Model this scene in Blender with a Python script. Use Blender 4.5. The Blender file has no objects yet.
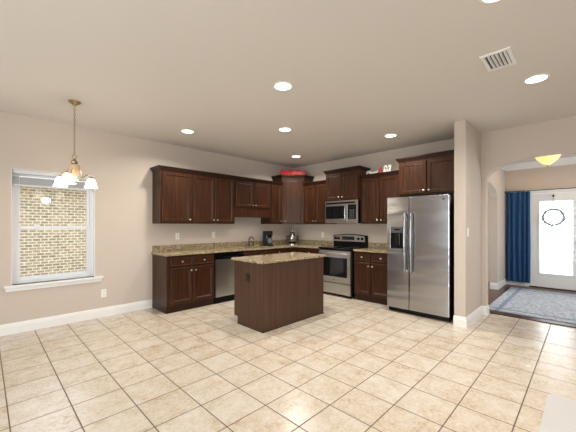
import bpy, bmesh, math, random
from mathutils import Vector, Matrix
random.seed(7)
R = math.radians
PI = math.pi
scene = bpy.context.scene
COL = scene.collection

# ---------------------------------------------------------------- camera
cam_d = bpy.data.cameras.new('camera')
cam_d.sensor_width = 36.0
cam_d.lens = 36.0 * 301.8 / 576.0
cam_d.shift_y = 9.5 / 576.0
cam_d.clip_start = 0.05
cam = bpy.data.objects.new('camera', cam_d)
cam.location = (0, 0, 1.34)
cam.rotation_euler = (R(90), 0, 0.7804 - PI / 2)
COL.objects.link(cam)
scene.camera = cam

# ---------------------------------------------------------------- world, added fill lamps, exposure
scene.view_settings.view_transform = 'Standard'
scene.view_settings.look = 'None'
scene.view_settings.gamma = 1.0
scene.view_settings.use_curve_mapping = False
scene.view_settings.exposure = -0.04
W = bpy.data.worlds.new('overcast_sky')
scene.world = W
W.use_nodes = True
bg = W.node_tree.nodes['Background']
bg.inputs[0].default_value = (0.90, 0.95, 1.0, 1)
bg.inputs[1].default_value = 4.2

def area(name, loc, rot, sx, sy, power, col):
    l = bpy.data.lights.new(name, 'AREA')
    l.shape = 'RECTANGLE'; l.size = sx; l.size_y = sy
    l.energy = power; l.color = col
    o = bpy.data.objects.new(name, l)
    o.location = loc; o.rotation_euler = rot
    COL.objects.link(o)
    return o
# added fill lamps set in the unseen openings behind the camera
area('fill_front', (-2.72, 1.4, 1.25), (R(90), 0, R(-90)), 3.0, 2.0, 56, (0.92, 0.97, 1.0))
area('fill_right', (-1.05, -3.72, 1.25), (R(90), 0, R(0)), 2.7, 2.0, 52, (0.92, 0.97, 1.0))
# added fill lamps brightening the foyer and the room beside it
area('fill_foyer', (7.0, -1.12, 1.4), (R(90), 0, R(0)), 1.5, 1.4, 20, (0.93, 0.97, 1.0))
area('fill_side_room', (7.0, 3.12, 1.4), (R(90), 0, R(180)), 1.5, 1.4, 26, (0.95, 0.97, 1.0))
CAN_POWER = 10.0
CAN_COL = (1.0, 0.94, 0.87)

# ---------------------------------------------------------------- materials
def s2l(c):
    return tuple((v / 12.92 if v <= 0.04045 else ((v + 0.055) / 1.055) ** 2.4) for v in [x / 255.0 for x in c]) + (1,)
MATS = {}
def mat(name, rgb, rough=0.5, metal=0.0, spec=0.5, coat=0.0, emit=None, es=0.0, trans=0.0):
    m = bpy.data.materials.new(name); m.use_nodes = True
    b = m.node_tree.nodes['Principled BSDF']
    b.inputs['Base Color'].default_value = s2l(rgb)
    b.inputs['Roughness'].default_value = rough
    b.inputs['Metallic'].default_value = metal
    b.inputs['Specular IOR Level'].default_value = spec
    b.inputs['Coat Weight'].default_value = coat
    b.inputs['Transmission Weight'].default_value = trans
    if emit:
        b.inputs['Emission Color'].default_value = s2l(emit)
        b.inputs['Emission Strength'].default_value = es
    MATS[name] = m
    return m
class NT:
    def __init__(s, m):
        s.t = m.node_tree; s.n = s.t.nodes; s.l = s.t.links
        s.b = s.n['Principled BSDF']
    def add(s, typ, **kw):
        n = s.n.new(typ)
        for k, v in kw.items(): setattr(n, k, v)
        return n
    def coord(s, scale=(1, 1, 1), kind='Object', loc=(0, 0, 0)):
        tc = s.add('ShaderNodeTexCoord'); mp = s.add('ShaderNodeMapping')
        mp.inputs['Scale'].default_value = scale
        mp.inputs['Location'].default_value = loc
        s.l.new(tc.outputs[kind], mp.inputs['Vector'])
        return mp.outputs['Vector']
    def noise(s, vec, scale, detail=3, rough=0.55, dist=0.0):
        n = s.add('ShaderNodeTexNoise')
        n.inputs['Scale'].default_value = scale; n.inputs['Detail'].default_value = detail
        n.inputs['Roughness'].default_value = rough; n.inputs['Distortion'].default_value = dist
        s.l.new(vec, n.inputs['Vector'])
        return n.outputs['Fac']
    def ramp(s, fac, stops, interp='LINEAR'):
        r = s.add('ShaderNodeValToRGB'); r.color_ramp.interpolation = interp
        e = r.color_ramp.elements
        while len(e) < len(stops): e.new(0.5)
        for el, (p, c) in zip(e, stops):
            el.position = p; el.color = s2l(c) if max(c) > 1.0 or len(c) == 3 else c
        s.l.new(fac, r.inputs['Fac'])
        return r.outputs['Color']
    def math(s, op, a, b=None):
        n = s.add('ShaderNodeMath', operation=op)
        for i, v in enumerate((a, b)):
            if v is None: continue
            if isinstance(v, (int, float)): n.inputs[i].default_value = v
            else: s.l.new(v, n.inputs[i])
        return n.outputs[0]
    def mix(s, fac, a, b, mode='MIX'):
        n = s.add('ShaderNodeMix', data_type='RGBA', blend_type=mode)
        for sock, v in ((n.inputs[0], fac), (n.inputs[6], a), (n.inputs[7], b)):
            if isinstance(v, (int, float)): sock.default_value = v
            elif isinstance(v, tuple): sock.default_value = s2l(v)
            else: s.l.new(v, sock)
        return n.outputs[2]
    def bump(s, h, strength=0.2, dist=0.01):
        n = s.add('ShaderNodeBump')
        n.inputs['Strength'].default_value = strength; n.inputs['Distance'].default_value = dist
        s.l.new(h, n.inputs['Height']); s.l.new(n.outputs[0], s.b.inputs['Normal'])
    def color(s, c): s.l.new(c, s.b.inputs['Base Color'])

def wood(name, c0, c1, c2, scale=(14, 14, 1.1), rough=0.36, coat=0.03, spec=0.25):
    m = mat(name, c1, rough, coat=coat, spec=spec); t = NT(m)
    m.node_tree.nodes['Principled BSDF'].inputs['Coat Roughness'].default_value = 0.25
    v = t.coord(scale)
    a = t.noise(v, 2.2, 5, 0.6, 0.6)
    t.color(t.ramp(a, [(0.25, c0), (0.5, c1), (0.78, c2)]))
    t.bump(a, 0.06, 0.004)
    return m
wood('cherry', (36, 19, 10), (57, 32, 17), (80, 46, 26))
wood('cherry_dark', (33, 19, 13), (45, 26, 17), (57, 34, 22))
wood('walnut_panel', (56, 37, 26), (74, 50, 35), (94, 66, 48), (22, 22, 0.4), 0.42, 0.06)
wood('wood_floor', (48, 27, 17), (70, 40, 26), (94, 58, 38), (3, 14, 3), 0.3, 0.2)

m = mat('wall_paint', (200, 188, 176), 0.75, spec=0.25); t = NT(m)
n = t.noise(t.coord(), 90, 2); t.bump(n, 0.06, 0.002)
m = mat('ceiling_paint', (215, 210, 204), 0.9, spec=0.1); t = NT(m)
n = t.noise(t.coord(), 55, 4); t.bump(n, 0.22, 0.006)
mat('trim_white', (232, 232, 230), 0.35)
mat('vinyl_white', (226, 230, 234), 0.35)
mat('plate_white', (236, 232, 224), 0.4)
mat('blind_white', (214, 217, 220), 0.5)
mat('nickel', (205, 198, 186), 0.28, 1.0)
mat('brass_nickel', (176, 158, 120), 0.3, 1.0)
mat('chrome', (190, 192, 195), 0.2, 1.0)
mat('black_gloss', (9, 9, 10), 0.12)
mat('black_plastic', (5, 5, 6), 0.45, spec=0.2)
mat('dark_glass', (15, 15, 15), 0.08)
mat('grey_plastic', (78, 78, 80), 0.4)
mat('display', (20, 34, 30), 0.2)
mat('bronze', (70, 56, 46), 0.35, 0.8)
mat('pewter', (96, 88, 76), 0.3, 1.0)
mat('red_paint', (205, 34, 44), 0.45)
mat('white_paint', (232, 228, 220), 0.5)
mat('pink_paint', (226, 120, 116), 0.5)
mat('sponge_yellow', (160, 148, 66), 0.9)
mat('vent_dark', (40, 38, 36), 0.9)
mat('soffit_white', (228, 226, 220), 0.7)
mat('lens', (255, 248, 235), 0.5, emit=(255, 246, 232), es=6.0)
mat('shade_glow', (255, 250, 240), 0.4, emit=(255, 244, 224), es=2.2)
mat('amber_bowl', (242, 214, 150), 0.35, emit=(255, 205, 132), es=1.0)
mat('alabaster', (205, 178, 146), 0.35)
mat('bulb', (255, 240, 220), 0.5, emit=(255, 236, 205), es=6.0)
m = mat('concrete', (214, 212, 206), 0.9)
m = mat('clear_jug', (92, 98, 100), 0.1, spec=0.5)

def steel(name, rgb, rough, wav):
    m = mat(name, rgb, rough, 1.0); t = NT(m)
    v = t.coord((3, 3, 260))
    n = t.noise(v, 1.0, 2)
    v2 = t.coord((0.8, 1.1, 3.4)); n2 = t.noise(v2, 1.6, 1)
    h = t.math('ADD', t.math('MULTIPLY', n, 0.04), t.math('MULTIPLY', n2, wav))
    t.bump(h, 0.35, 0.02)
    return m
steel('stainless', (174, 175, 178), 0.20, 1.8)
steel('stainless_small', (190, 187, 182), 0.3, 0.1)

m = mat('glass', (255, 255, 255), 0.0); t = NT(m)
gl = t.add('ShaderNodeBsdfGlossy'); gl.inputs['Roughness'].default_value = 0.02
tr = t.add('ShaderNodeBsdfTransparent'); fr = t.add('ShaderNodeFresnel'); fr.inputs[0].default_value = 1.45
mx = t.add('ShaderNodeMixShader')
t.l.new(fr.outputs[0], mx.inputs[0]); t.l.new(tr.outputs[0], mx.inputs[1]); t.l.new(gl.outputs[0], mx.inputs[2])
t.l.new(mx.outputs[0], t.n['Material Output'].inputs[0])

# floor tiles: square grid with the joints where the room has them
TX, TY, TP = 1.142, 2.041, 0.3391
m = mat('floor_tile', (215, 197, 172), 0.24, spec=0.5); t = NT(m)
tc = t.add('ShaderNodeTexCoord'); sp = t.add('ShaderNodeSeparateXYZ'); t.l.new(tc.outputs['Object'], sp.inputs[0])
def cell(o, off):
    a = t.math('DIVIDE', t.math('SUBTRACT', o, off - 40 * TP), TP)
    fr_ = t.math('FRACT', a)
    d = t.math('MINIMUM', fr_, t.math('SUBTRACT', 1.0, fr_))
    return t.math('FLOOR', a), d
ix, dx = cell(sp.outputs[0], TX); iy, dy = cell(sp.outputs[1], TY)
dmin = t.math('MINIMUM', dx, dy)
grout = t.math('LESS_THAN', dmin, 0.0115)
cb = t.add('ShaderNodeCombineXYZ'); t.l.new(ix, cb.inputs[0]); t.l.new(iy, cb.inputs[1])
wn = t.add('ShaderNodeTexWhiteNoise'); t.l.new(cb.outputs[0], wn.inputs['Vector'])
off = t.add('ShaderNodeVectorMath', operation='MULTIPLY_ADD')
t.l.new(wn.outputs['Color'], off.inputs[0]); off.inputs[1].default_value = (9, 9, 9); t.l.new(tc.outputs['Object'], off.inputs[2])
n1 = t.noise(off.outputs[0], 6.5, 6, 0.68, 0.2); n2 = t.noise(off.outputs[0], 42, 4, 0.7)
nn = t.math('ADD', t.math('MULTIPLY', n1, 0.55), t.math('MULTIPLY', n2, 0.45))
nn = t.math('ADD', nn, t.math('MULTIPLY', t.math('SUBTRACT', wn.outputs['Value'], 0.5), 0.05))
tilec = t.ramp(nn, [(0.34, (174, 152, 126)), (0.44, (196, 181, 160)), (0.54, (206, 196, 181)), (0.68, (215, 208, 197))])
t.color(t.mix(grout, tilec, (96, 78, 62)))
rr = t.math('ADD', t.math('MULTIPLY', grout, 0.5), t.math('ADD', 0.13, t.math('MULTIPLY', n1, 0.2)))
t.l.new(rr, t.b.inputs['Roughness'])
hgt = t.math('MINIMUM', t.math('MULTIPLY', dmin, 40.0), 1.0)
t.bump(t.math('ADD', hgt, t.math('MULTIPLY', n2, 0.1)), 0.25, 0.003)

# granite
m = mat('granite', (190, 170, 130), 0.12, spec=0.6); t = NT(m)
v = t.coord((1, 1, 1))
def voro(scale):
    n = t.add('ShaderNodeTexVoronoi'); n.inputs['Scale'].default_value = scale
    t.l.new(v, n.inputs['Vector']); return n
va = voro(115); vb = voro(64)
sa = t.add('ShaderNodeSeparateColor'); t.l.new(va.outputs['Color'], sa.inputs[0])
sb = t.add('ShaderNodeSeparateColor'); t.l.new(vb.outputs['Color'], sb.inputs[0])
ca = t.ramp(sa.outputs[0], [(0.0, (36, 28, 22)), (0.17, (92, 72, 48)), (0.34, (158, 136, 98)), (0.54, (192, 175, 140)), (0.76, (210, 197, 168)), (0.91, (122, 100, 68))], 'CONSTANT')
cbm = t.ramp(sb.outputs[1], [(0.0, (50, 38, 27)), (0.18, (134, 110, 74)), (0.42, (198, 183, 150)), (0.8, (168, 146, 106))], 'CONSTANT')
t.color(t.mix(0.42, ca, cbm))

# yellow brick outside
m = mat('brick', (200, 180, 140), 0.85); t = NT(m)
tc = t.add('ShaderNodeTexCoord'); sp = t.add('ShaderNodeSeparateXYZ'); t.l.new(tc.outputs['Object'], sp.inputs[0])
cb = t.add('ShaderNodeCombineXYZ'); t.l.new(sp.outputs[0], cb.inputs[0]); t.l.new(sp.outputs[2], cb.inputs[1])
bk = t.add('ShaderNodeTexBrick'); t.l.new(cb.outputs[0], bk.inputs['Vector'])
bk.inputs['Scale'].default_value = 1.0; bk.inputs['Brick Width'].default_value = 0.135; bk.inputs['Row Height'].default_value = 0.0625
bk.inputs['Mortar Size'].default_value = 0.0105; bk.inputs['Mortar Smooth'].default_value = 0.1
bk.inputs['Color1'].default_value = s2l((170, 154, 124)); bk.inputs['Color2'].default_value = s2l((132, 118, 94)); bk.inputs['Mortar'].default_value = s2l((206, 200, 184))
n = t.noise(tc.outputs['Object'], 14, 3)
t.color(t.mix(0.5, bk.outputs['Color'], t.mix(1.0, bk.outputs['Color'], t.ramp(n, [(0.3, (150, 140, 125)), (0.7, (255, 255, 255))]), 'MULTIPLY')))
t.bump(bk.outputs['Fac'], -0.4, 0.01)

# curtain cloth
m = mat('navy_cloth', (44, 88, 140), 0.85, spec=0.2); t = NT(m)
n = t.noise(t.coord((200, 200, 200)), 2, 2); t.color(t.ramp(n, [(0.3, (38, 72, 112)), (0.7, (54, 92, 136))]))
# rug
m = mat('rug_pile', (180, 190, 200), 0.95, spec=0.1); t = NT(m)
v = t.coord((1, 1, 1))
na = t.noise(v, 16, 6, 0.75, 1.2); nb = t.noise(v, 60, 3, 0.7)
wv = t.add('ShaderNodeTexVoronoi'); wv.inputs['Scale'].default_value = 10.0; wv.feature = 'DISTANCE_TO_EDGE'; t.l.new(v, wv.inputs['Vector'])
e = t.math('LESS_THAN', wv.outputs['Distance'], 0.11)
base = t.ramp(t.math('ADD', t.math('MULTIPLY', na, 0.6), t.math('MULTIPLY', nb, 0.4)), [(0.34, (70, 98, 134)), (0.43, (136, 152, 170)), (0.50, (186, 190, 192)), (0.60, (206, 201, 194))])
c1 = t.mix(t.math('MULTIPLY', e, 0.35), base, (112, 134, 160))
sp = t.add('ShaderNodeSeparateXYZ'); t.l.new(v, sp.inputs[0])
def band(o, c, h):
    ab = t.math('ABSOLUTE', o)
    return t.math('LESS_THAN', t.math('ABSOLUTE', t.math('SUBTRACT', ab, c)), h)
b1 = t.math('MAXIMUM', band(sp.outputs[0], 1.00, 0.03), band(sp.outputs[1], 0.64, 0.03))
t.color(t.mix(t.math('MULTIPLY', b1, 0.55), c1, (76, 104, 146)))
t.bump(nb, 0.4, 0.01)
m = mat('mat_cloth', (198, 197, 195), 0.95, spec=0.1); t = NT(m)
n = t.noise(t.coord(), 160, 2); t.bump(n, 0.3, 0.004)
# wreath
m = mat('wreath_leaf', (120, 132, 140), 0.8); t = NT(m)
n = t.noise(t.coord(), 40, 3); t.color(t.ramp(n, [(0.35, (70, 84, 96)), (0.5, (132, 144, 152)), (0.65, (206, 212, 216))]))

# ---------------------------------------------------------------- mesh helpers
def loft(bm, rings, cap=True):
    vs = [[bm.verts.new(p) for p in r] for r in rings]
    n = len(vs[0])
    for a, b in zip(vs, vs[1:]):
        for i in range(n):
            j = (i + 1) % n
            bm.faces.new((a[i], a[j], b[j], b[i]))
    if cap:
        bm.faces.new(vs[0][::-1]); bm.faces.new(vs[-1])
def box(bm, x0, x1, y0, y1, z0, z1, bev=0.0):
    t_ = bmesh.new()
    loft(t_, [[(x0, y0, z0), (x1, y0, z0), (x1, y1, z0), (x0, y1, z0)], [(x0, y0, z1), (x1, y0, z1), (x1, y1, z1), (x0, y1, z1)]])
    if bev > 0:
        bmesh.ops.bevel(t_, geom=t_.edges[:], offset=bev, segments=2, affect='EDGES', profile=0.7)
    join(bm, t_)
def join(bm, t_):
    me = bpy.data.meshes.new('tmp'); t_.to_mesh(me); t_.free(); bm.from_mesh(me); bpy.data.meshes.remove(me)
def lathe(bm, prof, seg=24, c=(0, 0, 0), M=None):
    """prof: list of (radius, height) from bottom to top, turned about z"""
    rings = []
    for r, z in prof:
        rings.append([Vector((max(r, 1e-4) * math.cos(2 * PI * k / seg), max(r, 1e-4) * math.sin(2 * PI * k / seg), z)) for k in range(seg)])
    if M: rings = [[M @ p for p in r] for r in rings]
    rings = [[p + Vector(c) for p in r] for r in rings]
    loft(bm, rings)
def tube(bm, pts, r, seg=10, closed=False):
    P = [Vector(p) for p in pts]; n = len(P)
    rad = r if isinstance(r, (list, tuple)) else [r] * n
    rings = []; up = None
    for i in range(n):
        if closed: d = P[(i + 1) % n] - P[i - 1]
        else: d = P[min(i + 1, n - 1)] - P[max(i - 1, 0)]
        d.normalize()
        if up is None:
            up = Vector((0, 0, 1)) if abs(d.z) < 0.9 else Vector((1, 0, 0))
        u = (up - d * up.dot(d)).normalized(); w = d.cross(u); up = u
        rings.append([P[i] + (u * math.cos(2 * PI * k / seg) + w * math.sin(2 * PI * k / seg)) * rad[i] for k in range(seg)])
    if closed:
        rings.append(rings[0]); 
        loft(bm, rings, cap=False); bmesh.ops.remove_doubles(bm, verts=bm.verts[:], dist=1e-6)
    else:
        loft(bm, rings)
def prism(bm, pts, lo, hi, axis='z'):
    def P(p, h):
        return (p[0], p[1], h) if axis == 'z' else ((p[0], h, p[1]) if axis == 'y' else (h, p[0], p[1]))
    loft(bm, [[P(p, lo) for p in pts], [P(p, hi) for p in pts]])
def obj(name, bm, material, parent=None, smooth=False, loc=None, rot=None):
    bmesh.ops.recalc_face_normals(bm, faces=bm.faces[:])
    me = bpy.data.meshes.new(name); bm.to_mesh(me); bm.free()
    me.materials.append(MATS[material] if isinstance(material, str) else material)
    if smooth:
        for p in me.polygons: p.use_smooth = True
        me.set_sharp_from_angle(angle=R(38))
    o = bpy.data.objects.new(name, me); COL.objects.link(o)
    if parent: o.parent = parent
    if loc: o.location = loc
    if rot: o.rotation_euler = rot
    return o
def thing(name, label, cat, loc, rotz=0, group=None):
    o = bpy.data.objects.new(name, None); COL.objects.link(o)
    o.empty_display_size = 0.1
    o.location = loc; o.rotation_euler = (0, 0, rotz)
    o['label'] = label; o['category'] = cat
    if group: o['group'] = group
    return o
def tag(o, label, cat, group=None):
    o['label'] = label; o['category'] = cat
    if group: o['group'] = group
    return o
def struct(name, bm, material, parent=None, **kw):
    o = obj(name, bm, material, parent, **kw)
    if not parent: o['kind'] = 'structure'
    return o
def copy_thing(o, loc, rotz=None, label=None):
    r = o.copy(); COL.objects.link(r); r.location = loc
    if rotz is not None: r.rotation_euler = (0, 0, rotz)
    if label: r['label'] = label
    for ch in list(o.children):
        c = ch.copy(); COL.objects.link(c); c.parent = r
        for g in ch.children:
            d = g.copy(); COL.objects.link(d); d.parent = c
    return r
def bx(*a, **k):
    bm = bmesh.new(); box(bm, *a, **k); return bm
BM = bmesh.new

# ---------------------------------------------------------------- the setting
YA, XB, H = 5.048, 5.28, 2.728          # left wall, back wall, ceiling
XF, YR = -2.6, -3.6                     # walls behind the camera
XT = 5.46                               # threshold between tile and wood
XD = 8.45                               # foyer door wall
YF = 1.33                               # foyer left wall
# floors
struct('floor', bx(XF - .15, XT, YR - .15, YA + .15, -0.12, 0.0), 'floor_tile')
b = BM(); box(b, XT, XD + .1, -1.2, 3.2, -0.12, 0.0)
struct('floor_foyer', b, 'wood_floor')
tr1 = struct('trim_1', bx(5.44, 5.56, -.36, 1.06, 0.0, 0.012, bev=.004), 'cherry')
# ceilings
struct('ceiling', bx(XF - .15, 5.43, YR - .15, YA + .15, H, H + .12), 'ceiling_paint')
struct('ceiling_foyer', bx(5.43, XD + .1, -1.2, 3.2, H, H + .12), 'ceiling_paint')
# left wall with the window opening
wx0, wx1, wz0, wz1 = .245, 1.135, .60, 2.05
b = BM()
box(b, XF - .15, wx0, YA, YA + .15, 0, H); box(b, wx1, XB + .15, YA, YA + .15, 0, H)
box(b, wx0, wx1, YA, YA + .15, 0, wz0); box(b, wx0, wx1, YA, YA + .15, wz1, H)
struct('wall_left', b, 'wall_paint')
# back wall behind the kitchen
struct('wall_back', bx(XB, XB + .15, 1.265, YA, 0, H), 'wall_paint')
# short wall beside the fridge
struct('wall_stub', bx(4.445, XB + .15, 1.128, 1.265, 0, H, bev=.006), 'wall_paint')
# arch wall to the foyer
def arch_wall(name, u0, u1, a0, a1, zs, rise, lo, hi, axis):
    """wall in (u,z) with an elliptical arch opening a0..a1, springing zs, crown zs+rise"""
    b = BM(); N = 28
    def pt(u, z, h): return (h, u, z) if axis == 'x' else (u, h, z)
    ac, aw = (a0 + a1) / 2, (a1 - a0) / 2
    arc = [(ac + aw * math.cos(PI * (1 - k / N)), zs + rise * math.sin(PI * k / N)) for k in range(N + 1)]
    def quad(A): loft(b, [[pt(u, z, lo) for u, z in A], [pt(u, z, hi) for u, z in A]])
    quad([(u0, 0), (a0, 0), (a0, zs), (a0, H), (u0, H)])
    quad([(a1, 0), (u1, 0), (u1, H), (a1, H), (a1, zs)])
    for p, q in zip(arc, arc[1:]): quad([p, q, (q[0], H), (p[0], H)])
    bmesh.ops.remove_doubles(b, verts=b.verts[:], dist=1e-5)
    return struct(name, b, 'wall_paint')
arch_wall('wall_arch', YR, 1.128, -.35, 1.07, 2.02, .275, XB, 5.43, 'x')
arch_wall('wall_foyer_left', 5.43, XD, 5.52, 7.55, 1.93, .27, YF, YF + .13, 'y')
def holed(name, y0, y1):  # side wall with an unseen opening added to hold a fill lamp
    b = BM(); box(b, 5.43, 6.25, y0, y1, 0, H); box(b, 7.75, XD, y0, y1, 0, H); box(b, 6.25, 7.75, y0, y1, 0, .7); box(b, 6.25, 7.75, y0, y1, 2.1, H)
    struct(name, b, 'wall_paint')
holed('wall_foyer_right', -1.2, -1.07)
holed('wall_side_room', 3.07, 3.2)
# door wall with door opening
dy0, dy1, dz1 = 0.0, 0.92, 2.05
b = BM()
box(b, XD, XD + .13, dy1, 3.2, 0, H); box(b, XD, XD + .13, -1.2, dy0, 0, H); box(b, XD, XD + .13, dy0, dy1, dz1, H)
struct('wall_foyer_back', b, 'wall_paint')
# walls behind the camera, with large unglazed openings added for the fill light
b = BM(); box(b, XF - .15, XF, YR, -.1, 0, H); box(b, XF - .15, XF, 2.9, YA, 0, H); box(b, XF - .15, XF, -.1, 2.9, 2.25, H); box(b, XF - .15, XF, -.1, 2.9, 0, .25)
struct('wall_front', b, 'wall_paint')
b = BM(); box(b, XF - .15, XF + .15, YR - .15, YR, 0, H); box(b, .35, 5.43, YR - .15, YR, 0, H); box(b, XF + .15, .35, YR - .15, YR, 2.25, H); box(b, XF + .15, .35, YR - .15, YR, 0, .25)
struct('wall_right', b, 'wall_paint')
# baseboards: profile (outward, z)
def baseboard(name, path, hgt=.135, closed=False, wind=1):
    """path of floor points along the wall face; profile sticks out to the right of travel * wind"""
    prof = [(0, 0), (.016, 0), (.016, hgt - .04), (.013, hgt - .03), (.011, hgt - .012), (.006, hgt), (0, hgt)]
    P = [Vector(p) for p in path]; b = BM(); rings = []
    for i, p in enumerate(P):
        ds = []
        if i > 0: ds.append((P[i] - P[i - 1]).normalized())
        if i < len(P) - 1: ds.append((P[i + 1] - P[i]).normalized())
        ns = [Vector((d.y, -d.x)) * wind for d in ds]
        nv = ns[0] if len(ns) == 1 else (ns[0] + ns[1]) / (1 + ns[0].dot(ns[1]))
        rings.append([(p.x + nv.x * o, p.y + nv.y * o, z) for o, z in prof])
    loft(b, rings)
    return struct(name, b, 'trim_white')
baseboard('baseboard_left', [(XF, YA), (1.94, YA)])
baseboard('baseboard_stub', [(4.445, 1.27), (4.445, 1.128), (XB, 1.128), (XB, 1.07), (5.42, 1.07)], wind=-1 if False else 1)
baseboard('baseboard_arch', [(5.42, -.35), (XB, -.35), (XB, YR)])
baseboard('baseboard_foyer', [(7.55, YF + .13), (7.55, YF), (XD, YF), (XD, .98)])
baseboard('baseboard_right', [(.35, YR), (5.28, YR)], wind=-1)
# foyer crown moulding
b = BM()
prism(b, [(XD, H), (XD - .10, H), (XD - .10, H - .02), (XD - .02, H - .11), (XD, H - .14)], -1.07, YF, 'y')
b2 = BM()
for v in b.verts: pass
struct('trim_2', b, 'trim_white')
b = BM(); prism(b, [(YF, H), (YF - .10, H), (YF - .10, H - .02), (YF - .02, H - .11), (YF, H - .14)], 5.43, XD - .11, 'x')
struct('trim_3', b, 'trim_white')

# window
win = struct('window_1', BM(), 'vinyl_white')
def rect_frame(b, x0, x1, z0, z1, w, y0, y1, bev=.004):
    box(b, x0, x0 + w, y0, y1, z0, z1, bev); box(b, x1 - w, x1, y0, y1, z0, z1, bev)
    box(b, x0 + w, x1 - w, y0, y1, z0, z0 + w, bev); box(b, x0 + w, x1 - w, y0, y1, z1 - w, z1, bev)
b = BM(); rect_frame(b, wx0, wx1, wz0, wz1, .045, YA + .075, YA + .145); obj('window_frame', b, 'vinyl_white', win)
b = BM(); rect_frame(b, wx0 + .045, wx1 - .045, wz0 + .045, 1.335, .038, YA + .085, YA + .11); obj('lower_sash', b, 'vinyl_white', win)
b = BM(); rect_frame(b, wx0 + .045, wx1 - .045, 1.30, wz1 - .045, .030, YA + .112, YA + .137); obj('upper_sash', b, 'vinyl_white', win)
for zz in (0,):
    for xx in (.50, .86):
        b = BM(); box(b, xx - .03, xx + .03, YA + .07, YA + .10, 1.335, 1.35, .004); obj('sash_lock', b, 'vinyl_white', win)
obj('pane', bx(wx0 + .08, wx1 - .08, YA + .095, YA + .099, wz0 + .08, 1.30), 'glass', win)
obj('pane', bx(wx0 + .07, wx1 - .07, YA + .122, YA + .126, 1.33, wz1 - .07), 'glass', win)
b = BM(); box(b, wx0 - .07, wx1 + .10, YA - .045, YA + .075, wz0 - .026, wz0, .005); obj('sill', b, 'trim_white', win)
b = BM(); box(b, wx0 - .055, wx1 + .085, YA - .018, YA, wz0 - .075, wz0 - .026, .004); obj('apron', b, 'trim_white', win)
b = BM()
box(b, wx0 - .001, wx0 + .006, YA - .004, YA + .075, wz0, wz1); box(b, wx1 - .006, wx1 + .001, YA - .004, YA + .075, wz0, wz1); box(b, wx0, wx1, YA - .004, YA + .075, wz1 - .006, wz1 + .001)
obj('jamb_lining', b, 'trim_white', win)

# glazed foyer door
dr = struct('door_1', BM(), 'trim_white')
b = BM(); x0, x1 = XD + .02, XD + .065
gy0, gy1, gz0, gz1 = .186, .735, .30, 1.87
box(b, x0, x1, dy0 + .025, gy0, .02, dz1 - .025); box(b, x0, x1, gy1, dy1 - .025, .02, dz1 - .025)
box(b, x0, x1, gy0, gy1, .02, gz0); box(b, x0, x1, gy0, gy1, gz1, dz1 - .025)
obj('door_leaf', b, 'trim_white', dr)
b = BM()
for (a0, a1, c0, c1) in ((gy0 - .02, gy0 + .015, gz0 - .02, gz1 + .02), (gy1 - .015, gy1 + .02, gz0 - .02, gz1 + .02), (gy0, gy1, gz0 - .02, gz0 + .015), (gy0, gy1, gz1 - .015, gz1 + .02)):
    box(b, x0 - .012, x0 + .001, a0, a1, c0, c1, .004)
obj('glazing_bead', b, 'trim_white', dr)
obj('pane', bx(XD + .04, XD + .046, gy0, gy1, gz0, gz1), 'glass', dr)
b = BM(); box(b, XD - .018, XD, dy0 - .075, dy0, 0, dz1 + .075, .004); box(b, XD - .018, XD, dy1, dy1 + .06, 0, dz1 + .075, .004); box(b, XD - .018, XD, dy0, dy1, dz1, dz1 + .075, .004)
box(b, XD, XD + .12, dy0, dy0 + .02, 0, dz1); box(b, XD, XD + .12, dy1 - .02, dy1, 0, dz1); box(b, XD, XD + .12, dy0, dy1, dz1 - .02, dz1)
obj('door_casing', b, 'trim_white', dr)
b = BM(); box(b, XD - .01, XD + .12, dy0 + .02, dy1 - .02, 0, .018, .003); obj('door_sill', b, 'cherry', dr)
b = BM(); lathe(b, [(.028, 0), (.028, .006), (.012, .012), (.012, .04), (.026, .05), (.03, .065), (.02, .078), (.001, .08)], 16, (x0, .09, 1.0), Matrix.Rotation(R(-90), 3, 'Y')); obj('door_knob', b, 'nickel', dr, True)

# outside
struct('wall_outside', bx(-6.0, 6.0, 8.42, 8.6, -.4, 2.30), 'brick')
b = BM(); box(b, -6, 6, 8.0, 8.6, 2.30, 2.36); box(b, -6, 6, 7.96, 8.0, 2.24, 2.5); struct('soffit_outside', b, 'soffit_white')
struct('ground_outside', bx(-8, 20, -8, 16, -.4, -.25), 'concrete')

# ---------------------------------------------------------------- cabinetry
def ring_rect(x0, x1, z0, z1, y): return [(x0, y, z0), (x1, y, z0), (x1, y, z1), (x0, y, z1)]
def door_bm(x0, x1, z0, z1, panel=True, st=.055):
    b = BM(); T = .021
    r = [(0, 0), (0, -T + .005), (.005, -T)]
    if panel: r += [(st - .012, -T), (st - .008, -T + .004), (st - .002, -T + .003), (st + .006, -T + .012), (st + .010, -T + .012)]
    else: r += [(.014, -T), (.019, -T + .004), (.026, -T + .004)]
    loft(b, [ring_rect(x0 + i, x1 - i, z0 + i, z1 - i, y) for i, y in r])
    return b
KNOB = [(.008, 0), (.0065, .006), (.006, .012), (.012, .017), (.0155, .022), (.0145, .027), (.008, .0305), (.001, .031)]
def knob(parent, x, z, y=-.021, material='nickel'):
    b = BM(); lathe(b, KNOB, 14, (x, y, z), Matrix.Rotation(R(90), 3, 'X'))
    o = obj('knob', b, material, parent, True); return o
def crown_bm(x0, x1, dep, z, l, r, hgt=.06, out=.042):
    b = BM(); prof = [(0, -.012), (.006, -.012), (.008, .004), (.016, .010), (.024, .026), (.034, .038), (.034, .044), (out, .048), (out, hgt), (0, hgt)]
    prof = [(o, h) for o, h in prof]
    rings = []
    for o, h in prof:
        rings.append([(x0 - o * l, -o, z + h), (x1 + o * r, -o, z + h), (x1 + o * r, dep, z + h), (x0 - o * l, dep, z + h)])
    loft(b, rings); return b
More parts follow.
